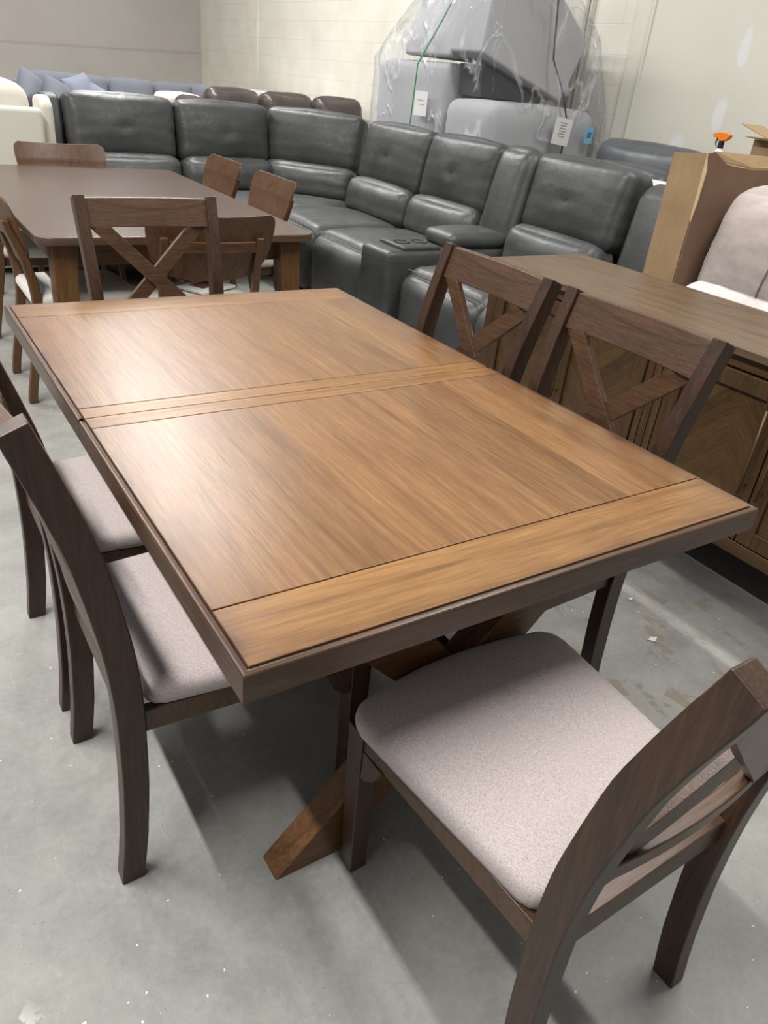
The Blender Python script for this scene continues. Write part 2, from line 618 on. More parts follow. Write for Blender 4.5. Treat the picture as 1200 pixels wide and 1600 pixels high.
def cushion(bm, c, size, r=.06, puff=(0, 0, 0), n=16, rot=None, wr=0, seed=0, shape=None, pleat=0):
    """soft upholstered block: rounded box whose faces swell by puff, wrinkled by wr"""
    hx, hy, hz = [s / 2 for s in size]
    h = Vector((hx, hy, hz))
    r = min(r, hx * .98, hy * .98, hz * .98)
    grid = {}
    t = [math.sin((i / n * 2 - 1) * PI / 2 * .82) / math.sin(PI / 2 * .82) for i in range(n + 1)]

    def V(i, j, k):
        key = (i, j, k)
        if key in grid:
            return grid[key]
        q = Vector((t[i] * hx, t[j] * hy, t[k] * hz))
        inner = Vector([max(-(h[a] - r), min(h[a] - r, q[a])) for a in range(3)])
        d = q - inner
        d = d.normalized() if d.length > 1e-9 else Vector((0, 0, 0))
        p = inner + d * r
        u = [q[a] / h[a] for a in range(3)]
        e = [max(0, 1 - abs(u[a]) ** 2.4) for a in range(3)]
        p.x += d.x * puff[0] * e[1] * e[2]
        p.y += d.y * puff[1] * e[0] * e[2]
        p.z += d.z * puff[2] * e[0] * e[1]
        if wr:
            nv = noise.noise(Vector((p.x * 4 + seed, p.y * 4, p.z * 4))) * wr
            nv += noise.noise(Vector((p.x * 11 + seed, p.y * 11, p.z * 11))) * wr * .45
            p += d * nv
        if pleat:
            edge = max(abs(u[0]), abs(u[1]), abs(u[2]) * .8) ** 8
            s = math.sin(p.z * 75 + 3 * noise.noise(p * 6 + Vector((seed, 0, 0)))) + math.sin((p.x + p.y) * 68 + seed)
            p += d * pleat * s * .5 * edge
        if shape:
            p = shape(p, u)
        if rot is not None:
            p = rot @ p
        v = bm.verts.new(p + Vector(c))
        grid[key] = v
        return v
    for i in range(n):
        for j in range(n):
            for (a, b) in ((0, 1), (n, -1)):
                q = [V(i, j, a), V(i + 1, j, a), V(i + 1, j + 1, a), V(i, j + 1, a)]
                bm.faces.new(q if b < 0 else q[::-1])
                q = [V(i, a, j), V(i + 1, a, j), V(i + 1, a, j + 1), V(i, a, j + 1)]
                bm.faces.new(q if b > 0 else q[::-1])
                q = [V(a, i, j), V(a, i + 1, j), V(a, i + 1, j + 1), V(a, i, j + 1)]
                bm.faces.new(q if b < 0 else q[::-1])


def interp(tab, x):
    for a, b in zip(tab, tab[1:]):
        if x <= b[0]:
            f = (x - a[0]) / (b[0] - a[0])
            return [p + (q - p) * f for p, q in zip(a[1:], b[1:])]
    return list(tab[-1][1:])


def smooth_tab(tab, x):
    """Catmull-Rom through (x, values...)"""
    n = len(tab)
    for i in range(n - 1):
        if x <= tab[i + 1][0] or i == n - 2:
            p0, p1, p2, p3 = tab[max(i - 1, 0)], tab[i], tab[i + 1], tab[min(i + 2, n - 1)]
            f = (x - p1[0]) / (p2[0] - p1[0])
            return [.5 * (2 * b + (c - a) * f + (2 * a - 5 * b + 4 * c - d) * f * f + (3 * b - a - 3 * c + d) * f ** 3)
                    for a, b, c, d in zip(p0[1:], p1[1:], p2[1:], p3[1:])]


# ------------------------------------------------------------------ room shell
bm = bmesh.new()
box(bm, -7, 4.95, -4, 13.1, -.1, 0)
structure(mk('floor', bm, 'concrete', smooth=False))
bm = bmesh.new()
box(bm, 4.8, 4.95, 3.78, 13.1, 0, 4.6)
structure(mk('wall_right', bm, 'block', smooth=False))
bm = bmesh.new()
box(bm, 4.74, 4.95, -4, 3.78, 0, 4.6)
structure(mk('wall_right_drywall', bm, 'drywall', smooth=False))['kind'] = 'structure'
bm = bmesh.new()
box(bm, -7, 4.8, 12.95, 13.1, 0, 4.6)
structure(mk('wall_left', bm, 'leftwall', smooth=False))
bm = bmesh.new()
box(bm, 4.73, 4.8, 3.78, 3.80, 0, 4.6)
box(bm, 4.765, 4.8, 3.80, 3.97, 0, 4.6)
structure(mk('trim_1', bm, 'drywall', bevel=.004))
bm = bmesh.new()
tube(bm, [(4.775, 4.50, 0), (4.775, 4.50, 4.6)], .02, 12)
tube(bm, [(4.775, 4.445, 0), (4.775, 4.445, 4.6)], .012, 10)
structure(mk('trim_2', bm, 'drywall'))
bm = bmesh.new()
box(bm, 4.785, 4.8, 10.74, 10.79, 0, 4.6)
structure(mk('trim_3', bm, 'block', bevel=.004))

# ------------------------------------------------------------------ main dining table
T = thing('dining_table', 'large walnut-brown dining table with breadboard ends and X trestle base, in the foreground', 'table')
ZT = .73
rim = .013
bm = bmesh.new()
HM = L_ * .493
g = .0012
sw = .052                                             # cross strips each side of the leaf joint
for i, (y0, y1) in enumerate(((BB + g, HM - sw - g), (HM + sw + g, L_ - BB - g))):
    bm = bmesh.new()
    box(bm, rim, W_ - rim, y0, y1, ZT - .02, ZT)
    mk('tabletop_panel', bm, 'table_field', T, bevel=.0012)
for y0, y1 in ((rim, BB - g), (L_ - BB + g, L_ - rim)):
    bm = bmesh.new()
    box(bm, rim, W_ - rim, y0, y1, ZT - .02, ZT)
    mk('breadboard_end', bm, 'table_board', T, bevel=.0015)
for y0, y1 in ((HM - sw + g, HM - .0012), (HM + .0012, HM + sw - g)):
    bm = bmesh.new()
    box(bm, rim, W_ - rim, y0, y1, ZT - .02, ZT)
    mk('cross_strip', bm, 'table_board', T, bevel=.0012)
bm = bmesh.new()
box(bm, .012, W_ - .012, .012, L_ - .012, ZT - .022, ZT - .0035)
mk('underlay', bm, 'groove', T, smooth=False)
# rim: lipped edge moulding on a deep apron
TH = .048


def rim_bar(pa, pb, inn, m1):
    """edge bar from pa to pb (outer bottom corners), inn = inward unit vector"""
    bm = bmesh.new()
    pa, pb, inn = Vector(pa), Vector(pb), Vector(inn)
    along = (pb - pa).normalized()
    prof = [(0, -TH), (0, -.0075), (.0006, -.0050), (.0022, -.0032), (.0045, -.0022), (.0075, -.0018), (.0105, -.0026), (.0118, -.006), (.03, -.006), (.03, -TH)]
    rings = []
    for p, s in ((pa, 1), (pb, -1)):
        rings.append([p + inn * q[0] + along * (q[0] * s) + Vector((0, 0, ZT + q[1])) for q in prof])
    sweep(bm, rings)
    return bm


mk('edge_moulding', rim_bar((0, 0, 0), (W_, 0, 0), (0, 1, 0), 0), 'table_edge', T, smooth=False)
mk('edge_moulding', rim_bar((0, L_, 0), (W_, L_, 0), (0, -1, 0), 0), 'table_edge', T, smooth=False)
for x, inn in ((0, (1, 0, 0)), (W_, (-1, 0, 0))):
    mk('edge_moulding', rim_bar((x, 0, 0), (x, HM - .001, 0), inn, 0), 'table_edge_y', T, smooth=False)
    mk('edge_moulding', rim_bar((x, HM + .001, 0), (x, L_, 0), inn, 0), 'table_edge_y', T, smooth=False)


def beam(bm, p, q, half, y0, y1, zlo, zhi):
    """board in the xz plane from p to q, cut level at zlo and zhi"""
    dx, dz = q[0] - p[0], q[1] - p[1]
    l = math.hypot(dx, dz)
    hw = half * l / abs(dz)
    at = lambda z: p[0] + dx * (z - p[1]) / dz
    prism(bm, [(at(zlo) - hw, zlo), (at(zlo) + hw, zlo), (at(zhi) + hw, zhi), (at(zhi) - hw, zhi)], 'y', y0, y1)


for y0, y1 in ((.172, .234), (L_ - .36, L_ - .294)):
    bm = bmesh.new()
    beam(bm, (.215, 0), (.85, .66), .052, y0, y1, 0, .655)
    mk('trestle_leg', bm, 'trestle', T, bevel=.003)
    bm = bmesh.new()
    beam(bm, (.85, 0), (.215, .66), .052, y0 + .006, y1 - .006, 0, .655)
    mk('trestle_leg', bm, 'trestle', T, bevel=.003)
    bm = bmesh.new()
    box(bm, .1, W_ - .1, y0 - .01, y1 + .01, .652, .684)
    mk('top_bearer', bm, 'trestle', T, bevel=.003)
bm = bmesh.new()
box(bm, .49, .575, .23, L_ - .33, .28, .38)
mk('stretcher', bm, 'trestle', T, bevel=.004)

# ------------------------------------------------------------------ X-back chair
POST = [(0, -.071, .043), (.06, -.0635, .044), (.12, -.057, .045), (.25, -.049, .046), (.38, -.047, .047), (.46, -.049, .048), (.56, -.057, .049),
        (.67, -.0745, .049), (.76, -.0925, .049), (.85, -.119, .048), (.92, -.142, .044), (.965, -.158, .040)]   # z, y centre, depth


def post_at(z):
    return smooth_tab(POST, z)


def xback_chair(name, label):
    t = thing(name, label, 'chair')
    for s in (-1, 1):
        bm = bmesh.new()
        rings = []
        for i in range(33):
            z = .965 * i / 32
            y, d = post_at(z)
            xo = .214 + .021 * max(0, z - .35) / .618
            th = .036 + .003 * math.sin(PI * z / .968)
            sl = .008 * (i - 28) / 4 if i > 28 else 0      # top cut square to the raked post
            rings.append([(s * (xo - th), y - d / 2, z - sl), (s * xo, y - d / 2, z - sl), (s * xo, y + d / 2, z + sl), (s * (xo - th), y + d / 2, z + sl)])
        sweep(bm, rings)
        mk('back_post', bm, 'chair', t, bevel=.003)
    # rails of the back, bowed gently backwards
    bow = lambda x: -.016 * (1 - (x / .2) ** 2)

    def rail(nm, z0, z1, th, off=0, mat='chair_x', hw=.201, b=1):
        bm = bmesh.new()
        rings = []
        for i in range(17):
            x = -hw + 2 * hw * i / 16
            ya, yb = post_at(z0)[0] + off + b * bow(x), post_at(z1)[0] + off + b * bow(x)
            rings.append([(x, ya - th / 2, z0), (x, ya + th / 2, z0), (x, yb + th / 2, z1), (x, yb - th / 2, z1)])
        sweep(bm, rings)
        return mk(nm, bm, mat, t, bevel=.003)
    rail('top_rail', .876, .962, .024)
    rail('lower_rail', .535, .572, .022, hw=.186)
    rail('seat_rail', .366, .420, .024, .006, hw=.181, b=0)
    for s in (-1, 1):
        bm = bmesh.new()
        rings = []
        for i in range(21):
            f = i / 20
            z = .567 + (.882 - .567) * f
            x = s * (-.158 + .324 * f)
            y = post_at(z)[0] + bow(x) + s * .0045
            dx, dz = .324 * s, .315
            l = math.hypot(dx, dz)
            nx, nz = dz / l * .0235, -dx / l * .0235
            if i == 0 or i == 20:                     # ends cut level against the rails
                nx, nz = .0235 * l / dz, 0
            rings.append([(x - nx, y - .0085, z - nz), (x + nx, y - .0085, z + nz), (x + nx, y + .0085, z + nz), (x - nx, y + .0085, z - nz)])
        sweep(bm, rings)
        mk('cross_slat', bm, 'chair_x', t, bevel=.002)
    # seat frame
    for s in (-1, 1):
        bm = bmesh.new()
        vs = [(s * .184, -.022), (s * .204, -.022), (s * .222, .405), (s * .202, .405)]
        prism(bm, vs, 'z', .366, .413)
        mk('seat_rail', bm, 'chair_x', t, bevel=.002)
        bm = bmesh.new()                              # curved bracket where rail meets leg
        br = [(.378, .3665), (.378, .30)] + [(.378 - .055 * math.sin(a), .3665 - .0665 * math.cos(a) ** 1.6) for a in (.3, .7, 1.1, 1.4)] + [(.316, .3665)]
        prism(bm, br, 'x', s * .206, s * .222)
        mk('bracket', bm, 'chair_x', t, bevel=.001)
    bm = bmesh.new()
    rings = []
    for i in range(13):
        x = -.2 + .4 * i / 12
        y = .405 + .022 * (1 - (x / .2) ** 2)
        rings.append([(x, y - .01, .366), (x, y + .01, .366), (x, y + .01, .413), (x, y - .01, .413)])
    sweep(bm, rings)
    mk('seat_rail', bm, 'chair_x', t, bevel=.002)
    for s in (-1, 1):
        bm = bmesh.new()
        sweep(bm, [[(s * (xc - a), yc - a2, z), (s * (xc + a), yc - a2, z), (s * (xc + a), yc + a2, z), (s * (xc - a), yc + a2, z)]
                   for z, xc, yc, a, a2 in ((0, .190, .410, .019, .018), (.15, .196, .407, .0205, .020), (.30, .202, .402, .022, .022), (.405, .206, .398, .0225, .0225))])
        mk('leg', bm, 'chair', t, bevel=.003)
    # cushion
    out = []
    bk = -.018
    pts = [(-.168, bk), (-.186, bk + .004), (-.199, bk + .014), (-.206, bk + .032), (-.223, .18), (-.239, .37)]
    cor = [(-.239 + .045 * (1 - math.cos(a)), .37 + .05 * math.sin(a)) for a in (.35, .7, 1.05, 1.4)]
    half = pts + cor + [(-.12, .434), (-.06, .441)]
    out = half + [(0, .443)] + [(-x, y) for x, y in half[::-1]]
    out += [(.1, bk - .002), (0, bk - .003), (-.1, bk - .002)]
    cx, cy = 0, .21
    bm = bmesh.new()
    prof = [(.014, .4135), (.003, .4165), (0, .426), (0, .437), (.003, .446), (.009, .452), (.022, .4565), (.05, .4595), (.09, .461), (.14, .4615)]
    rings = []
    for ins, z in prof:
        rg = []
        for i, (x, y) in enumerate(out):
            d = Vector((cx - x, cy - y))
            l = d.length
            d = d / l * min(ins * 1.1, l * .9)
            rg.append((x + d.x, y + d.y, z + (0 if z < .44 else .002 * noise.noise(Vector((x * 9, y * 9, 1))))))
        rings.append(rg)
    R = [[bm.verts.new(p) for p in r] for r in rings]
    n = len(out)
    for a, b in zip(R, R[1:]):
        for i in range(n):
            bm.faces.new((a[i], a[(i + 1) % n], b[(i + 1) % n], b[i]))
    bm.faces.new(R[0][::-1])
    cv = bm.verts.new((cx, cy, .462))
    for i in range(n):
        bm.faces.new((R[-1][i], R[-1][(i + 1) % n], cv))
    mk('seat_cushion', bm, 'seat_fabric', t)
    return t


G = 'x-back dining chairs around the walnut table'
ch = xback_chair('dining_chair', 'X-back dining chair pulled out at the near right, back cropped by the frame')
ch['group'] = G
CH = [
    (ch, .496, -.272, 0.02, None),
    (None, -.022, .515, -PI / 2, 'X-back dining chair left of the walnut table, nearer of the two there'),
    (None, -.022, 1.02, -PI / 2, 'X-back dining chair left of the walnut table, farther one, mostly hidden'),
    (None, 1.037, .477, PI / 2, 'X-back dining chair at the right table edge, nearer one before the sideboard doors'),
    (None, 1.037, 1.0, PI / 2, 'X-back dining chair at the right table edge, farther one near the leather recliner'),
    (None, .512, 1.846, PI, 'X-back dining chair at the far end of the walnut table, between both tables'),
]
for o, x, y, rz, lab in CH:
    c = o or copy_tree(ch)
    c.location = (x, y, 0)
    c.rotation_euler = (0, 0, rz)
    if lab:
        c['label'] = lab

# ------------------------------------------------------------------ sideboard
SB = thing('sideboard', 'long brown wooden sideboard with chevron doors and thin bar handles behind the right chairs', 'sideboard', (1.845, -.04, 0))
SL, SD = 1.80, .49                                    # length along y, depth along x
bm = bmesh.new()
box(bm, -.022, SD + .022, -.02, SL + .02, .765, .79)
mk('top', bm, 'side_top', SB, bevel=.003)
bm = bmesh.new()
box(bm, .02, SD, 0, SL, .17, .765)
mk('carcass', bm, 'side', SB, bevel=.002)
bm = bmesh.new()
box(bm, -.002, .03, 0, SL, .725, .765)
mk('top_rail', bm, 'side', SB, bevel=.002)
bm = bmesh.new()
box(bm, -.006, .03, 0, SL, .17, .215)
mk('bottom_rail', bm, 'side', SB, bevel=.002)
for y in (0, SL - .05):
    bm = bmesh.new()
    box(bm, -.004, .03, y, y + .05, .215, .725)
    mk('corner_post', bm, 'side_z', SB, bevel=.002)
for k in range(3):
    bm = bmesh.new()
    y = SL / 2 - .0435 + k * .03
    box(bm, -.004, .03, y, y + .027, .215, .725)
    mk('centre_slat', bm, 'side_z', SB, bevel=.002)
for y in (0, SL - .09):
    for x in (.03, SD - .08):
        bm = bmesh.new()
        box(bm, x, x + .06, y + .03, y + .09, 0, .17)
        mk('leg', bm, 'side_z', SB, bevel=.003)
dw = (SL / 2 - .05 - .0435 - .012) / 2
for base in (.053, SL / 2 + .0465):
    for j in range(2):
        y0 = base + j * (dw + .003)
        y1 = y0 + dw - .002
        bm = bmesh.new()
        fw = .052
        box(bm, -.01, .016, y0, y0 + fw, .221, .719)
        box(bm, -.01, .016, y1 - fw, y1, .221, .719)
        box(bm, -.0095, .016, y0 + fw, y1 - fw, .221, .221 + fw)
        box(bm, -.0095, .016, y0 + fw, y1 - fw, .719 - fw, .719)
        d = mk('door', bm, 'side_z', SB, bevel=.002)
        bm = bmesh.new()
        box(bm, .002, .018, y0 + fw - .002, y1 - fw + .002, .27, .67)
        mk('door_panel', bm, 'chevron', d, smooth=False)
        yh = y1 - .028 if j == 0 else y0 + .028
        bm = bmesh.new()
        tube(bm, [(-.035, yh, .38), (-.035, yh, .65)], .0045, 10)
        for z in (.405, .625):
            tube(bm, [(-.035, yh, z), (-.008, yh, z)], .004, 8)
        mk('handle', bm, 'metal', d)

# ------------------------------------------------------------------ far table and its chairs
T2 = thing('dining_table', 'far dark walnut dining table with rounded corners and chunky legs before the sectional', 'table', (.85, 3.58, 0))
HX, HY, CL = .60, 1.03, .07


def clipped(hx, hy, c, n=5):
    pts = []
    for sx, sy in ((1, 1), (-1, 1), (-1, -1), (1, -1)):
        a0 = {(1, 1): 0, (-1, 1): 90, (-1, -1): 180, (1, -1): 270}[(sx, sy)]
        for i in range(n + 1):
            a = math.radians(a0 + 90 * i / n)
            pts.append((sx * (hx - c) + c * math.cos(a), sy * (hy - c) + c * math.sin(a)))
    return pts


bm = bmesh.new()
prism(bm, clipped(HX, HY, CL), 'z', .697, .73)
mk('tabletop', bm, 'table2', T2, bevel=.006)
bm = bmesh.new()
for a in ((-.5, .5, -.93, -.905), (-.5, .5, .905, .93), (-.52, -.495, -.93, .93), (.495, .52, -.93, .93)):
    box(bm, *a, .60, .697)
mk('apron', bm, 'ply_x', T2, bevel=.002)
for sx in (-1, 1):
    for sy in (-1, 1):
        bm = bmesh.new()
        rings = []
        for z, xc, yc, h in ((0, .53, .97, .032), (.35, .505, .945, .042), (.697, .49, .93, .05)):
            rings.append([(sx * (xc - h), sy * (yc - h), z), (sx * (xc + h), sy * (yc - h), z), (sx * (xc + h), sy * (yc + h), z), (sx * (xc - h), sy * (yc + h), z)])
        sweep(bm, rings)
        mk('leg', bm, 'table2_leg', T2, bevel=.006)

KP = [(0, -.075, .036), (.2, -.04, .038), (.42, -.005, .042), (.6, -.03, .036), (.76, -.085, .028)]


def panel_chair(name, label):
    t = thing(name, label, 'chair')
    for s in (-1, 1):
        bm = bmesh.new()
        rings = []
        for i in range(25):
            z = .76 * i / 24
            y, d = smooth_tab(KP, z)
            xo, th = .212, .032
            rings.append([(s * (xo - th), y - d / 2, z), (s * xo, y - d / 2, z), (s * xo, y + d / 2, z), (s * (xo - th), y + d / 2, z)])
        sweep(bm, rings)
        mk('back_post', bm, 'ply', t, bevel=.006)
    bw = lambda x: -.035 * (1 - (x / .25) ** 2)
    bm = bmesh.new()
    rings = []
    for i in range(17):
        x = -.185 + .37 * i / 16
        y = smooth_tab(KP, .72)[0] + bw(x) + .02
        rings.append([(x, y - .010, .70), (x, y + .006, .70), (x, y + .002, .745), (x, y - .016, .745)])
    sweep(bm, rings)
    mk('cross_rail', bm, 'ply_x', t, bevel=.004)
    # bent plywood panel: half width as a function of height
    prof = [(.575, .06), (.583, .125), (.602, .175), (.630, .213), (.66, .238), (.72, .254), (.78, .262), (.81, .262), (.83, .258), (.845, .248), (.852, .232)]
    bm = bmesh.new()
    nx, nz = 22, 24
    F, Bk = [], []
    for k in range(nz + 1):
        z = .575 + (.852 - .575) * k / nz
        hw = interp(prof, z)[0]
        rf, rb = [], []
        for i in range(nx + 1):
            f = -1 + 2 * i / nx
            x = hw * f
            zz = z - (.008 * (1 - f * f) * (k / nz) ** 6)
            y = smooth_tab(KP, min(z, .76))[0] - max(0, z - .76) * .38 + .036 + bw(x)
            rf.append(bm.verts.new((x, y, zz)))
            rb.append(bm.verts.new((x, y - .011, zz)))
        F.append(rf)
        Bk.append(rb)
    for k in range(nz):
        for i in range(nx):
            bm.faces.new((F[k][i], F[k][i + 1], F[k + 1][i + 1], F[k + 1][i]))
            bm.faces.new((Bk[k][i], Bk[k + 1][i], Bk[k + 1][i + 1], Bk[k][i + 1]))
        bm.faces.new((F[k][0], F[k + 1][0], Bk[k + 1][0], Bk[k][0]))
        bm.faces.new((F[k][nx], Bk[k][nx], Bk[k + 1][nx], F[k + 1][nx]))
    for i in range(nx):
        bm.faces.new((F[0][i], Bk[0][i], Bk[0][i + 1], F[0][i + 1]))
        bm.faces.new((F[nz][i], F[nz][i + 1], Bk[nz][i + 1], Bk[nz][i]))
    mk('back_panel', bm, 'ply', t, bevel=.003)
    bm = bmesh.new()
    cushion(bm, (0, .20, .435), (.46, .45, .055), .026, (0, 0, .008), 12,
            shape=lambda p, u: Vector((p.x * (1 - .10 * (u[1] < 0) * abs(u[1])) * (1 - .06 * max(0, u[1]) ** 4), p.y - .03 * max(0, u[1]) * abs(u[0]) ** 3, p.z)))
    mk('seat_cushion', bm, 'cream_seat', t)
    bm = bmesh.new()
    prism(bm, [(-.19, .0), (.19, .0), (.205, .38), (-.205, .38)], 'z', .365, .41)
    mk('seat_frame', bm, 'ply_x', t, bevel=.003)
    for s in (-1, 1):
        bm = bmesh.new()
        sweep(bm, [[(s * xc + a, yc - a, z), (s * xc + a, yc + a, z), (s * xc - a, yc + a, z), (s * xc - a, yc - a, z)]
                   for z, xc, yc, a in ((0, .205, .385, .014), (.38, .19, .365, .019))])
        mk('leg', bm, 'ply', t, bevel=.005)
    return t


G2 = 'panel-back chairs around the far table'
kc = panel_chair('side_chair', 'panel-back chair at the near end of the far table, behind the X-back chair')
kc['group'] = G2
KC = [(kc, .89, 2.45, -.10, None),
      (None, 1.60, 3.50, PI / 2, 'panel-back chair on the right side of the far table, the nearer of the two'),
      (None, 1.60, 4.235, PI / 2, 'panel-back chair on the right side of the far table, the farther of the two'),
      (None, .80, 4.585, PI, 'panel-back chair at the far end of the far table, curved top before the leather sofa'),
      (None, .26, 2.935, -PI / 2, 'panel-back chair cropped by the left frame edge, at the left side of the far table'),
      (None, .26, 3.87, -PI / 2, 'panel-back chair left of the far table, the farther one, only a foot of it seen')]
for o, x, y, rz, lab in KC:
    c = o or copy_tree(kc)
    c.location = (x, y, 0)
    c.rotation_euler = (0, 0, rz)
    if lab:
        c['label'] = lab

# booklet on the near chair's seat
bk = thing('booklet', 'white booklet with brown picture lying on the seat of the near panel-back chair', 'booklet', (.97, 2.69, .4745), .5)
bm = bmesh.new()
box(bm, -.11, .11, -.08, .08, 0, .012)
mk('pages', bm, 'paper', bk, bevel=.003)
bm = bmesh.new()
box(bm, -.06, .06, -.03, .055, .0119, .0126)
mk('cover_picture', bm, 'red_ink', bk, smooth=False)

# ------------------------------------------------------------------ charcoal reclining sectional
SEC = thing('sectional_sofa', 'charcoal leather reclining sectional with pillow backs, L-shaped with a cup holder console', 'sofa', (2.9, 5.2, 0))


def lean(rx):
    return Matrix.Rotation(rx, 3, 'X')


def seat_unit(cx, cy, rz, wd, seed, foot=True, button=True):
    """one recliner: local +y is the back, local -y the front; (cx,cy) = middle of the top of the back cushion"""
    R = Matrix.Rotation(rz, 3, 'Z')
    P = lambda x, y, z: Vector(R @ Vector((x, y, z))) + Vector((cx - 2.9, cy - 5.2, 0))
    bm = bmesh.new()                                  # head cushion
    cushion(bm, P(0, .07, .885), (wd - .004, .22, .43), .058, (0, .045, .012), 20, R @ lean(-.20), .004, seed, pleat=.003,
            shape=lambda p, u: Vector((p.x * (1 + .02 * u[2]), p.y + (.022 * math.exp(-((u[0]) ** 2 + (u[2] + .05) ** 2 * .35) * 170) if button and u[1] < -.5 else 0), p.z + .012 * abs(u[0]) ** 2 * (u[2] > 0) * -1)))
    mk('head_cushion', bm, 'leather', SEC)
    bm = bmesh.new()                                  # lumbar cushion
    cushion(bm, P(0, -.055, .585), (wd - .006, .24, .27), .08, (0, .035, .015), 18, R @ lean(-.14), .005, seed + 5, pleat=.004)
    mk('lumbar_cushion', bm, 'leather_lo', SEC)
    bm = bmesh.new()                                  # seat
    cushion(bm, P(0, -.48, .415), (wd - .008, .70, .17), .07, (0, 0, .03), 18, R, .005, seed + 9, pleat=.003)
    mk('seat_cushion', bm, 'leather_lo', SEC)
    if foot:
        bm = bmesh.new()
        cushion(bm, P(0, -.80, .27), (wd - .03, .15, .40), .07, (0, .03, 0), 16, R, .004, seed + 13, pleat=.003)
        mk('footrest', bm, 'leather', SEC)
        bm = bmesh.new()
        s = [P(-wd / 2 + .04 + (wd - .08) * i / 14, -.835 - .0 , .488 + .010 * math.sin(PI * i / 14)) for i in range(15)]
        tube(bm, s, .003, 6)
        mk('welt', bm, 'stitch', SEC)
    bm = bmesh.new()                                  # base
    cushion(bm, P(0, -.33, .17), (wd - .004, .80, .26), .04, (0, 0, 0), 8, R)
    mk('base', bm, 'leather', SEC)
    bm = bmesh.new()                                  # shell behind the cushions
    cushion(bm, P(0, .19, .54), (wd, .17, .98), .05, (0, .01, 0), 10, R @ lean(-.12))
    mk('back_shell', bm, 'leather', SEC)


UB, VB = 3.0, 5.5
for i, (a, b) in enumerate(((2.15, 2.86), (3.17, 3.91), (3.92, 4.72))):
    seat_unit(UB, (a + b) / 2, -PI / 2, b - a, 3.1 * i + 1)
for i, (a, b) in enumerate(((1.03, 1.80), (1.81, 2.56))):
    seat_unit((a + b) / 2, VB, 0, b - a, 2.7 * i + 20)
# corner unit, set diagonally
ang = -PI / 4
seat_unit(2.86, 5.30, ang, .80, 41, foot=False, button=False)
bm = bmesh.new()
prism(bm, [(-.35, .14), (-.35, -.1), (.0, -.55), (.12, -.55), (.42, .1), (.3, .6), (-.15, .5)], 'z', .05, .42)
mk('corner_base', bm, 'leather', SEC, bevel=.03, seg=3)
# wedge back and console between two recliners
cyc = (2.86 + 3.17) / 2 - 5.2
Rw = Matrix.Rotation(-PI / 2, 3, 'Z')
bm = bmesh.new()
cushion(bm, (.11, cyc, .80), (.31, .20, .60), .08, (0, .03, .02), 16, Rw @ lean(-.22), .004, 77, pleat=.003)
mk('wedge_back', bm, 'leather_lo', SEC)
bm = bmesh.new()
cushion(bm, (.28, cyc, .54), (.302, .17, .98), .05, (0, 0, 0), 8, Rw @ lean(-.12))
mk('back_shell', bm, 'leather', SEC)
bm = bmesh.new()
cushion(bm, (-.40, cyc, .30), (.88, .30, .54), .035, (0, 0, 0), 12)
mk('console', bm, 'leather', SEC)
bm = bmesh.new()
cushion(bm, (-.20, cyc, .61), (.44, .29, .085), .04, (0, 0, .015), 14, None, .004, 5)
mk('console_lid', bm, 'leather_lo', SEC)
bm = bmesh.new()
cushion(bm, (-.60, cyc, .575), (.26, .25, .03), .012, (0, 0, 0), 6)
con = mk('cup_tray', bm, 'leather', SEC)
for dx in (-.66, -.54):
    bm = bmesh.new()
    pts = [(math.cos(2 * PI * k / 20), math.sin(2 * PI * k / 20)) for k in range(20)]
    rings = []
    for r, z in ((.048, .588), (.048, .594), (.040, .594), (.038, .552)):
        rings.append([(dx + r * c_, cyc + r * s_, z) for c_, s_ in pts])
    sweep(bm, rings)
    mk('cup_holder', bm, 'cup', con)
# side panels closing the two ends
bm = bmesh.new()
prism(bm, [(.06, .52), (.13, .98), (.17, 1.03), (.24, 1.05), (.31, 1.03), (.34, .9), (.33, .05), (-.80, .05), (-.82, .42), (-.76, .50)], 'y', 1.895 - 5.2, 2.12 - 5.2)
mk('side_panel', bm, 'leather', SEC, bevel=.045, seg=4)
bm = bmesh.new()
prism(bm, [(VB - 5.2 + .05, .52), (VB - 5.2 + .08, .98), (VB - 5.2 + .12, 1.06), (VB - 5.2 + .22, 1.08), (VB - 5.2 + .30, 1.04), (VB - 5.2 + .34, .9), (VB - 5.2 + .32, .05), (VB - 5.2 - .76, .05), (VB - 5.2 - .76, .42), (VB - 5.2 - .7, .5)], 'x', .90 - 2.9, 1.03 - 2.9)
mk('side_panel', bm, 'leather', SEC, bevel=.035, seg=4)

# ------------------------------------------------------------------ cream sofa at the left, back towards the table
CS = thing('cream_sofa', 'cream upholstered sofa seen from behind at the left edge, smooth pale back panel', 'sofa', (0, 5.4, 0))
bm = bmesh.new()
box(bm, -1.3, .79, -.40, -.30, .04, 1.01)
mk('back_panel', bm, 'cream_panel', CS, bevel=.03, seg=3)
bm = bmesh.new()
cushion(bm, (-.25, -.14, 1.0), (2.0, .34, .30), .12, (0, .02, .03), 18, None, .012, 3)
mk('back_cushion', bm, 'cream', CS)
bm = bmesh.new()
prism(bm, [(-.30, .05), (-.30, 1.03), (-.22, 1.08), (-.05, 1.07), (.0, .95), (.03, .64), (.42, .62), (.44, .05)], 'x', .795, .875)
mk('side_arm', bm, 'cream', CS, bevel=.03, seg=3)
bm = bmesh.new()
cushion(bm, (-.25, .2, .42), (2.05, .62, .2), .07, (0, 0, .02), 12)
mk('seat_cushion', bm, 'cream', CS)
bm = bmesh.new()
box(bm, -1.28, .79, -.28, .46, .04, .34)
mk('base', bm, 'cream', CS, bevel=.02)
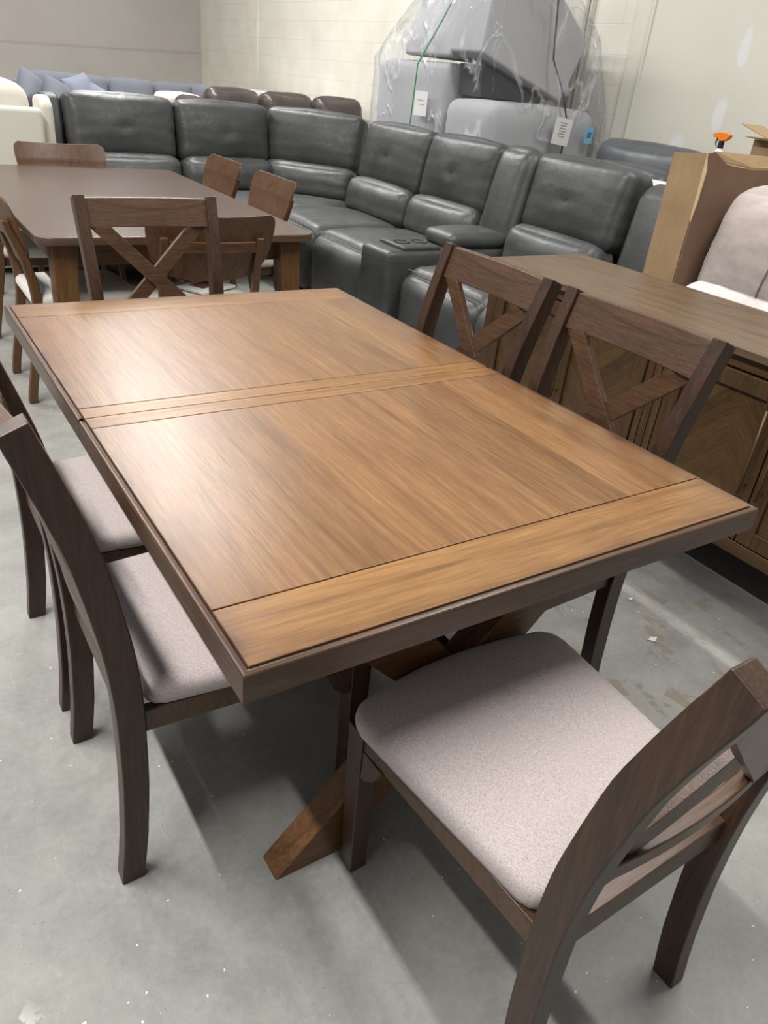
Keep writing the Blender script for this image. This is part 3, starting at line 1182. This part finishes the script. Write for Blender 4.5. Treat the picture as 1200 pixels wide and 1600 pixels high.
# tan throw pillow standing on top of the back
bm = bmesh.new()
cushion(bm, (0, 0, 0), (.44, .15, .40), .07, (0, .05, 0), 12, Matrix.Rotation(.5, 3, 'Y') @ lean(.3))
o = mk('throw_pillow', bm, 'cream_panel')
o.location = (.38, 5.68, .86)
tag(o, 'pale grey throw pillow poking up behind the cream sofa back at the left', 'pillow')

# ------------------------------------------------------------------ blue sofa far behind
BS = thing('blue_sofa', 'blue-grey fabric sofa against the far left wall, behind the charcoal sectional', 'sofa', (2.9, 10.2, 0))
for i, (a, b) in enumerate(((-1.30, -.39), (-.38, .17), (.18, .67))):
    bm = bmesh.new()
    cushion(bm, ((a + b) / 2, -.15, .82), (b - a - .01, .24, .50), .06, (0, .03, .01), 12, lean(-.15), .006, i * 3)
    mk('back_cushion', bm, 'blue', BS)
bm = bmesh.new()
box(bm, -1.5, .9, 0, .2, .05, .96)
mk('back_frame', bm, 'blue', BS, bevel=.03, seg=3)
bm = bmesh.new()
cushion(bm, (.78, -.35, .78), (.26, .95, .60), .08, (0, 0, .01), 12)
mk('arm', bm, 'blue', BS)
bm = bmesh.new()
cushion(bm, (-.4, -.5, .42), (2.1, .8, .26), .06, (0, 0, .01), 10)
mk('seat_cushion', bm, 'blue', BS)
bm = bmesh.new()
box(bm, -1.5, .85, -.85, 0, .0, .32)
mk('base', bm, 'blue', BS, bevel=.02)
GP = 'throw pillows on the blue sofa'
PL = [(1.56, 9.55, .98, .36, 'blue', .5, 'darker blue throw pillow at the left end of the blue sofa, leftmost of its row'),
      (1.80, 9.42, .94, .36, 'blue', .35, 'blue throw pillow second from the left on the blue sofa'),
      (2.12, 9.72, .96, .42, 'blue_light', -.2, 'paler blue throw pillow lying across the left cushion of the blue sofa'),
      (2.24, 9.30, .90, .36, 'blue_light', .4, 'pale pointed throw pillow just above the leather sofa back, nearest on the blue sofa')]
for x, y, z, s, mt, ry, lab in PL:
    bm = bmesh.new()
    cushion(bm, (0, 0, 0), (s, .15, s), .07, (0, .05, 0), 12, Matrix.Rotation(.7, 3, 'Z') @ Matrix.Rotation(ry, 3, 'Y') @ lean(-.3),
            shape=lambda p, u: Vector((p.x * (1 + .12 * abs(u[2]) ** 4), p.y * (1 - .5 * abs(u[0] * u[2]) ** 2), p.z * (1 + .12 * abs(u[0]) ** 4))))
    o = mk('throw_pillow', bm, mt)
    o.location = (x, y, z - .10)
    tag(o, lab, 'pillow', GP)

# ------------------------------------------------------------------ brown leather sofa behind the sectional
BR = thing('brown_sofa', 'brown leather sofa behind the sectional corner, its row of back cushions just showing', 'sofa', (3.75, 7.7, 0))
for i, (a, b) in enumerate(((2.86, 3.45), (3.47, 4.08), (4.10, 4.70))):
    bm = bmesh.new()
    cushion(bm, ((a + b) / 2 - 3.75, 0, .92), (b - a, .26, .42), .09, (0, .05, .02), 14, lean(-.2), .012, i * 5 + 2, pleat=.006)
    mk('back_cushion', bm, 'brown_leather', BR)
bm = bmesh.new()
box(bm, -.95, .96, .1, .3, .05, 1.0)
mk('back_frame', bm, 'brown_leather', BR, bevel=.04, seg=3)
bm = bmesh.new()
box(bm, -.95, .96, -.75, .1, .05, .36)
mk('base', bm, 'brown_leather', BR, bevel=.03, seg=3)
bm = bmesh.new()
cushion(bm, (0, -.4, .43), (1.85, .7, .2), .07, (0, 0, .03), 14, None, .01, 4)
mk('seat_cushion', bm, 'brown_leather', BR)
for s in (-1,):
    bm = bmesh.new()
    cushion(bm, (-1.03, -.2, .60), (.20, .95, .86), .08, (0, .02, .02), 12, None, .01, 9)
    mk('arm', bm, 'brown_leather', BR)
# pale wrapped piece standing between the blue and brown sofas
PW = thing('pale_ottoman', 'pale white ottoman just visible above the leather sofa between blue and brown sofas', 'ottoman', (2.95, 8.75, 0))
bm = bmesh.new()
cushion(bm, (0, 0, .95), (.42, .5, .12), .05, (0, 0, .02), 10)
mk('cushion', bm, 'cream', PW)
bm = bmesh.new()
box(bm, -.2, .2, -.24, .24, .04, .90)
mk('base', bm, 'cream', PW, bevel=.02)
GB = thing('grey_bench', 'long pale grey bench back along the block wall beyond the brown sofa', 'bench', (4.35, 8.9, 0))
bm = bmesh.new()
box(bm, .06, .36, -.9, 1.3, .05, 1.08)
mk('back', bm, 'foam', GB, bevel=.03, seg=3)
bm = bmesh.new()
box(bm, -.35, .05, -.9, 1.3, .05, .98)
mk('seat_block', bm, 'grey_fab', GB, bevel=.04, seg=3)

# ------------------------------------------------------------------ wrapped stack by the wall
G3 = 'wrapped upholstered pieces stacked by the block wall'
bm = bmesh.new()
cushion(bm, (0, 0, .78), (.95, 1.0, 1.50), .05, (.01, 0, 0), 14, None, .006, 3)
o = mk('sofa_section', bm, 'grey_fab')
o.location = (4.12, 5.17, .0)
tag(o, 'tall light grey sofa section standing on end, left part of the wrapped stack', 'sofa section', G3)
bm = bmesh.new()
cushion(bm, (0, 0, .665), (1.06, .60, 1.27), .09, (.01, .01, .02), 16, None, .006, 7)
o = mk('sofa_section', bm, 'grey_fab')
o.location = (4.15, 4.35, .0)
tag(o, 'rounded grey sofa section at the bottom right of the wrapped stack, below the tilted piece', 'sofa section', G3)
TS = thing('sofa_section', 'grey sofa section tilted on top of the wrapped stack, dark hollow beneath it', 'sofa section', (0, 0, 0), 0, G3)
bm = bmesh.new()
prism(bm, [(3.62, 1.60), (4.46, 1.345), (4.64, 1.76), (4.30, 2.02), (4.02, 2.28), (3.70, 2.24), (3.66, 1.98)], 'y', 4.27, 4.66)
mk('tilted_body', bm, 'grey_fab', TS, bevel=.02, seg=3)
bm = bmesh.new()
prism(bm, [(3.64, 1.56), (4.0, 1.56), (4.4, 1.56), (4.5, 1.78), (4.0, 2.16), (3.86, 2.14), (3.66, 1.72)], 'y', 4.661, 5.30)
mk('upper_arm', bm, 'grey_fab', TS, bevel=.03, seg=3)
bm = bmesh.new()  # dark wedge added to stand in for shade under the tilted section
prism(bm, [(3.72, 1.535), (4.40, 1.33), (4.38, 1.325), (3.74, 1.325)], 'y', 4.36, 4.64)
mk('gap_shade', bm, 'grey_dark', TS, bevel=.004)
bm = bmesh.new()
box(bm, -.12, .12, -.16, .16, 0, .02)
o = mk('cardboard_pad', bm, 'card', bevel=.002)
o.location = (3.98, 5.02, 2.18)
o.rotation_euler = (0, -.1, .2)
tag(o, 'small orange-tan cardboard pad on top of the wrapped stack', 'cardboard pad')
# film: hull around the stack, pulled tight and creased
bm = bmesh.new()
pts = []
for y in (5.70,):
    pts += [(3.62, y, .04), (3.62, y, 1.53), (4.6, y, 1.56), (4.66, y, .04)]
pts += [(3.58, 5.33, 1.62), (3.70, 5.33, 1.92), (4.0, 5.33, 2.2), (4.5, 5.33, 1.95)]
pts += [(3.57, 4.24, 1.60), (3.62, 4.22, 2.02), (3.72, 4.22, 2.30), (4.05, 4.22, 2.33), (4.36, 4.22, 2.06), (4.70, 4.22, 1.78), (4.74, 4.2, 1.2)]
pts += [(3.57, 4.02, .04), (3.57, 4.02, 1.30), (4.74, 3.98, .04), (4.74, 4.0, 1.20)]
for p in pts:
    bm.verts.new(p)
res = bmesh.ops.convex_hull(bm, input=bm.verts)
bmesh.ops.delete(bm, geom=[e for e in res['geom_interior'] if isinstance(e, bmesh.types.BMVert)], context='VERTS')
for _ in range(4):
    bmesh.ops.subdivide_edges(bm, edges=[e for e in bm.edges if e.calc_length() > .09], cuts=1, use_grid_fill=True)
    bmesh.ops.triangulate(bm, faces=bm.faces)
cc = Vector((4.15, 4.8, 1.0))
for v in bm.verts:
    d = (v.co - cc).normalized()
    f = noise.noise(v.co * 3.2) * .016 + abs(noise.noise(v.co * 7)) * .014
    v.co += d * f
    v.co.x = min(v.co.x, 4.77)
    v.co.z = max(v.co.z, .012)
o = mk('stretch_film', bm, 'film')
tag(o, 'clear crinkled plastic film wrapped around the stack of grey sofa sections', 'plastic wrap')


def strap(name, pts, mat, lab, cat, w_=.012):
    bm = bmesh.new()
    band(bm, pts, w_, .003, (-1, -.3, 0))
    tag(mk(name, bm, mat), lab, cat)


strap('strap', [(3.555, 4.98, .6), (3.555, 4.985, 1.05), (3.55, 4.95, 1.50), (3.62, 4.80, 1.78), (3.70, 4.72, 2.02), (3.80, 4.68, 2.2)], 'green_strap', 'thin green strap down the left side of the wrapped stack', 'strap')
bm = bmesh.new()
band(bm, [(4.27, 3.965, .6), (4.27, 3.96, 1.22), (4.26, 4.06, 1.42), (4.22, 4.175, 1.62), (4.16, 4.17, 2.0), (4.12, 4.18, 2.27)], .014, .003, (0, -1, 0))
tag(mk('strap', bm, 'black_strap'), 'thin black strap down the right face of the wrapped stack', 'strap')


def paper(name, lab, loc, rot, w_, h_, mat, ink, rows):
    t = thing(name, lab, 'label', loc)
    t.rotation_euler = rot
    bm = bmesh.new()
    box(bm, -w_ / 2, w_ / 2, -.0012, .0012, -h_ / 2, h_ / 2)
    mk('sheet', bm, mat, t, smooth=False)
    bm = bmesh.new()
    for (x0, x1, z0, z1) in rows:
        box(bm, x0 * w_, x1 * w_, -.0022, -.0012, z0 * h_, z1 * h_)
    mk('print', bm, ink, t, smooth=False)


paper('paper_label', 'white paper label taped to the left half of the wrapped stack', (3.56, 4.87, 1.235), (0, 0, -PI / 2 + .05), .16, .17, 'paper', 'ink',
      [(-.25, .2, .12, .15), (-.1, .3, -.05, -.02)])
paper('paper_label', 'white printed sheet on the right face of the wrapped stack beside the black strap', (4.22, 3.945, 1.16), (0, .1, 0), .17, .18, 'paper', 'ink',
      [(-.2, .2, .3 - .1 * k, .34 - .1 * k) for k in range(6)])
paper('paper_label', 'small blue label at the right end of the wrapped stack', (4.52, 3.958, 1.15), (0, 0, 0), .08, .115, 'blue_paper', 'blue_ink',
      [(-.25, .3, -.15 + .09 * k, -.09 + .09 * k) for k in range(4)])

# ------------------------------------------------------------------ slate recliner by the right wall
SR = thing('slate_recliner', 'dark slate leather recliner back by the right wall, behind the open carton', 'recliner', (4.12, 3.13, 0))
bm = bmesh.new()
cushion(bm, (.15, .0, .93), (.24, .84, .46), .09, (.04, 0, .02), 14, Matrix.Rotation(.1, 3, 'Y'), .008, 11)
mk('back', bm, 'slate_leather', SR)
bm = bmesh.new()
cushion(bm, (-.06, -.05, .85), (.22, .72, .36), .09, (.04, 0, .02), 14, None, .008, 12)
mk('head_cushion', bm, 'slate_leather', SR)
bm = bmesh.new()
cushion(bm, (.10, 0, .35), (.62, .86, .60), .08, (0, 0, .02), 12)
mk('seat_base', bm, 'slate_leather', SR)
# foam sheets leaning behind the box
for k, z in enumerate((.856, .904, .952)):
    bm = bmesh.new()
    box(bm, -.2, .2, -.17, .17, 0, .045)
    o = mk('foam_sheet', bm, 'foam', bevel=.008)
    o.location = (3.68, 2.555, z + .0)
    o.rotation_euler = (0, 0, .03 * k)
    tag(o, ['white foam sheet at the bottom of the pile beside the sectional end', 'white foam sheet in the middle of the pile beside the sectional end',
            'white foam sheet topping the pile beside the sectional end'][k], 'foam sheet', 'foam sheets piled behind the carton')
bm = bmesh.new()
cushion(bm, (0, 0, .425), (.42, .36, .85), .03, (0, 0, 0), 8)
o = mk('grey_ottoman', bm, 'grey_fab')
o.location = (3.68, 2.555, .003)
tag(o, 'grey block ottoman under the white foam sheets, behind the sectional end', 'ottoman')

# ------------------------------------------------------------------ open carton with the beige loveseat inside
CB = thing('open_carton', 'large open cardboard carton behind the sideboard with a beige sofa inside', 'cardboard box', (2.44, 1.33, 0))


def sheet(bm, pts, th, nrm):
    A = [Vector(p) for p in pts]
    n_ = Vector(nrm).normalized() * th
    a = [bm.verts.new(p) for p in A]
    b = [bm.verts.new(p + n_) for p in A]
    bm.faces.new(a)
    bm.faces.new(b[::-1])
    k = len(A)
    for i in range(k):
        bm.faces.new((a[i], b[i], b[(i + 1) % k], a[(i + 1) % k]))


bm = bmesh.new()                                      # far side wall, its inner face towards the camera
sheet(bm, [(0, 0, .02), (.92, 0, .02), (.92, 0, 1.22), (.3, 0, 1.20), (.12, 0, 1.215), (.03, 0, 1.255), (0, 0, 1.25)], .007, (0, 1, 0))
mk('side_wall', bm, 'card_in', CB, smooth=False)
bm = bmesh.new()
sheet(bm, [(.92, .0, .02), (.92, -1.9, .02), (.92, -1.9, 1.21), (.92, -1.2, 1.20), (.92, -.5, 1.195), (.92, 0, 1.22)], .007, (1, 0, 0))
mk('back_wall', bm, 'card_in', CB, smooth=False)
bm = bmesh.new()                                      # flap folded outwards, its outer skin lighter
sheet(bm, [(0, .006, .02), (.005, .17, .02), (.005, .168, 1.235), (0, .006, 1.25), (-.004, .008, .9)], .007, (1, 0, 0))
fl = mk('front_flap', bm, 'card', CB, smooth=False)
bm = bmesh.new()
sheet(bm, [(-.006, .0, 1.00), (-.010, -.010, 1.08), (-.010, -.012, 1.19), (-.004, .01, 1.248), (-.002, .008, 1.02)], .003, (1, 0, 0))
mk('torn_edge', bm, 'card_cut', fl, smooth=False)
bm = bmesh.new()                                      # top flap bent over outwards
tp = [(.03, .012, 1.252), (.12, .006, 1.217), (.3, .004, 1.203), (.92, .004, 1.222), (.95, .06, 1.235), (.4, .06, 1.235), (.12, .04, 1.238)]
sheet(bm, tp, .006, (0, 0, 1))
mk('top_flap', bm, 'card', CB, smooth=False)
bm = bmesh.new()
sheet(bm, [(.925, .01, 1.224), (.925, -.5, 1.198), (.925, -1.2, 1.203), (.925, -1.9, 1.213), (1.02, -1.9, 1.245), (1.02, -1.0, 1.235), (1.02, .02, 1.245)], .006, (0, 0, 1))
mk('top_flap', bm, 'card', CB, smooth=False)
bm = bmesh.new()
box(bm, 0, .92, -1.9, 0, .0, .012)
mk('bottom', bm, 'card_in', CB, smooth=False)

LS = thing('beige_loveseat', 'beige-grey suede sofa sitting inside the open cardboard carton at the right', 'sofa', (2.685, .715, .0135))
for i, (a, b) in enumerate(((-.02, .60), (-.66, -.03))):
    bm = bmesh.new()
    cushion(bm, (-.06 + .02, (a + b) / 2, .90), (.24, b - a, .46), .10, (.06, 0, .03), 18, Matrix.Rotation(.22, 3, 'Y'), .010, 31 + i, pleat=.003)
    bc = mk('back_cushion', bm, 'suede', LS)
    bm = bmesh.new()
    cushion(bm, (-.12, (a + b) / 2, .675), (.34, b - a, .20), .09, (0, 0, .03), 16, None, .008, 37 + i)
    mk('seat_cushion', bm, 'suede_seat', LS)
    bm = bmesh.new()
    ym = (a + b) / 2 - .02
    sz = [-.17 + .36 * k / 12 for k in range(13)]
    sp_ = []
    for z in sz:                                      # seam following the swollen front face
        k_ = max(0, abs(z) - .13)
        c_ = math.sqrt(.01 - k_ * k_)
        xx = -.02 - c_ - .06 * (c_ / .10) * (1 - abs(z / .23) ** 2.4) - .001
        sp_.append((-.04 + xx * math.cos(.22) + z * math.sin(.22), ym - .05 * (z + .19) / .36, .90 + z * math.cos(.22) - xx * math.sin(.22)))
    tube(bm, sp_, .0028, 6)
    mk('seam', bm, 'seam_dark', bc)
bm = bmesh.new()
box(bm, -.26, .44, -.66, .60, 0, .58)
mk('base', bm, 'suede', LS, bevel=.03, seg=3)
bm = bmesh.new()
box(bm, .12, .44, -.66, .60, .58, .98)
mk('back_frame', bm, 'suede', LS, bevel=.04, seg=3)

# carton, loose flap and spray bottle behind it
bm = bmesh.new()
box(bm, -.3, .3, -.54, .5, 0, 1.12)
o = mk('storage_crate', bm, 'card', bevel=.004)
o.location = (4.0, 1.85, 0)
tag(o, 'tall plain carton against the right wall that carries the spray bottle', 'cardboard box')
BX = thing('small_carton', 'small opened cardboard carton with raised flaps at the right frame edge', 'cardboard box', (3.86, 1.86, 1.1215), 0)
bm = bmesh.new()
box(bm, -.1, .22, -.4, .19, 0, .165)
mk('box_body', bm, 'card', BX, bevel=.002)
bm = bmesh.new()
sheet(bm, [(-.1, .19, .166), (-.1, -.4, .166), (-.17, -.4, .172), (-.17, .20, .172)], .004, (0, 0, 1))
mk('flap', bm, 'card', BX, smooth=False)
bm = bmesh.new()
sheet(bm, [(.0, .185, .17), (.2, .185, .17), (.2, .36, .222), (.0, .36, .224)], .005, (0, 0, 1))
mk('flap', bm, 'card', BX, smooth=False)
bm = bmesh.new()
box(bm, -.1025, -.1005, -.12, .06, .05, .12)
mk('printed_mark', bm, 'card_in', BX, smooth=False)

SP = thing('spray_bottle', 'spray bottle with orange trigger head standing behind the open carton', 'spray bottle', (3.8, 2.27, 1.1215), PI / 2)
SP.location.z = 1.1215
bm = bmesh.new()
pr = [(.001, .0), (.036, .0), (.04, .008), (.04, .06), (.034, .078), (.016, .09), (.014, .1)]
sweep(bm, [[(r * math.cos(2 * PI * k / 20), r * math.sin(2 * PI * k / 20), z) for k in range(20)] for r, z in pr])
mk('bottle', bm, 'white_plastic', SP)
bm = bmesh.new()
tube(bm, [(0, 0, .098), (0, 0, .135)], [.017, .0155], 14)
mk('collar', bm, 'black', SP, bevel=.001)
bm = bmesh.new()
prism(bm, [(-.045, .150), (-.02, .135), (.012, .133), (.02, .148), (.052, .150), (.052, .168), (.02, .178), (-.025, .176), (-.05, .168)], 'y', -.017, .017)
mk('spray_head', bm, 'orange', SP, bevel=.004)
bm = bmesh.new()
tube(bm, [(.030, 0, .148), (.036, 0, .125), (.030, 0, .108)], [.005, .004, .003], 8)
tube(bm, [(.050, 0, .160), (.060, 0, .160)], .007, 10)
mk('trigger', bm, 'black', SP)

# ------------------------------------------------------------------ litter on the floor
for (x, y, s, lab) in ((1.46, .345, .016, 'torn white paper scrap on the floor between the chairs and sideboard'),
                       (1.56, .52, .008, 'tiny white paper crumb on the floor nearer the sideboard')):
    bm = bmesh.new()
    pts = [(s * (1 + .45 * math.sin(3 * a + 1)) * math.cos(a), s * .7 * (1 + .4 * math.cos(5 * a)) * math.sin(a)) for a in [2 * PI * k / 14 for k in range(14)]]
    prism(bm, pts, 'z', .0005, .003)
    o = mk('paper_scrap', bm, 'paper', smooth=False)
    o.location = (x, y, 0)
    tag(o, lab, 'paper scrap')
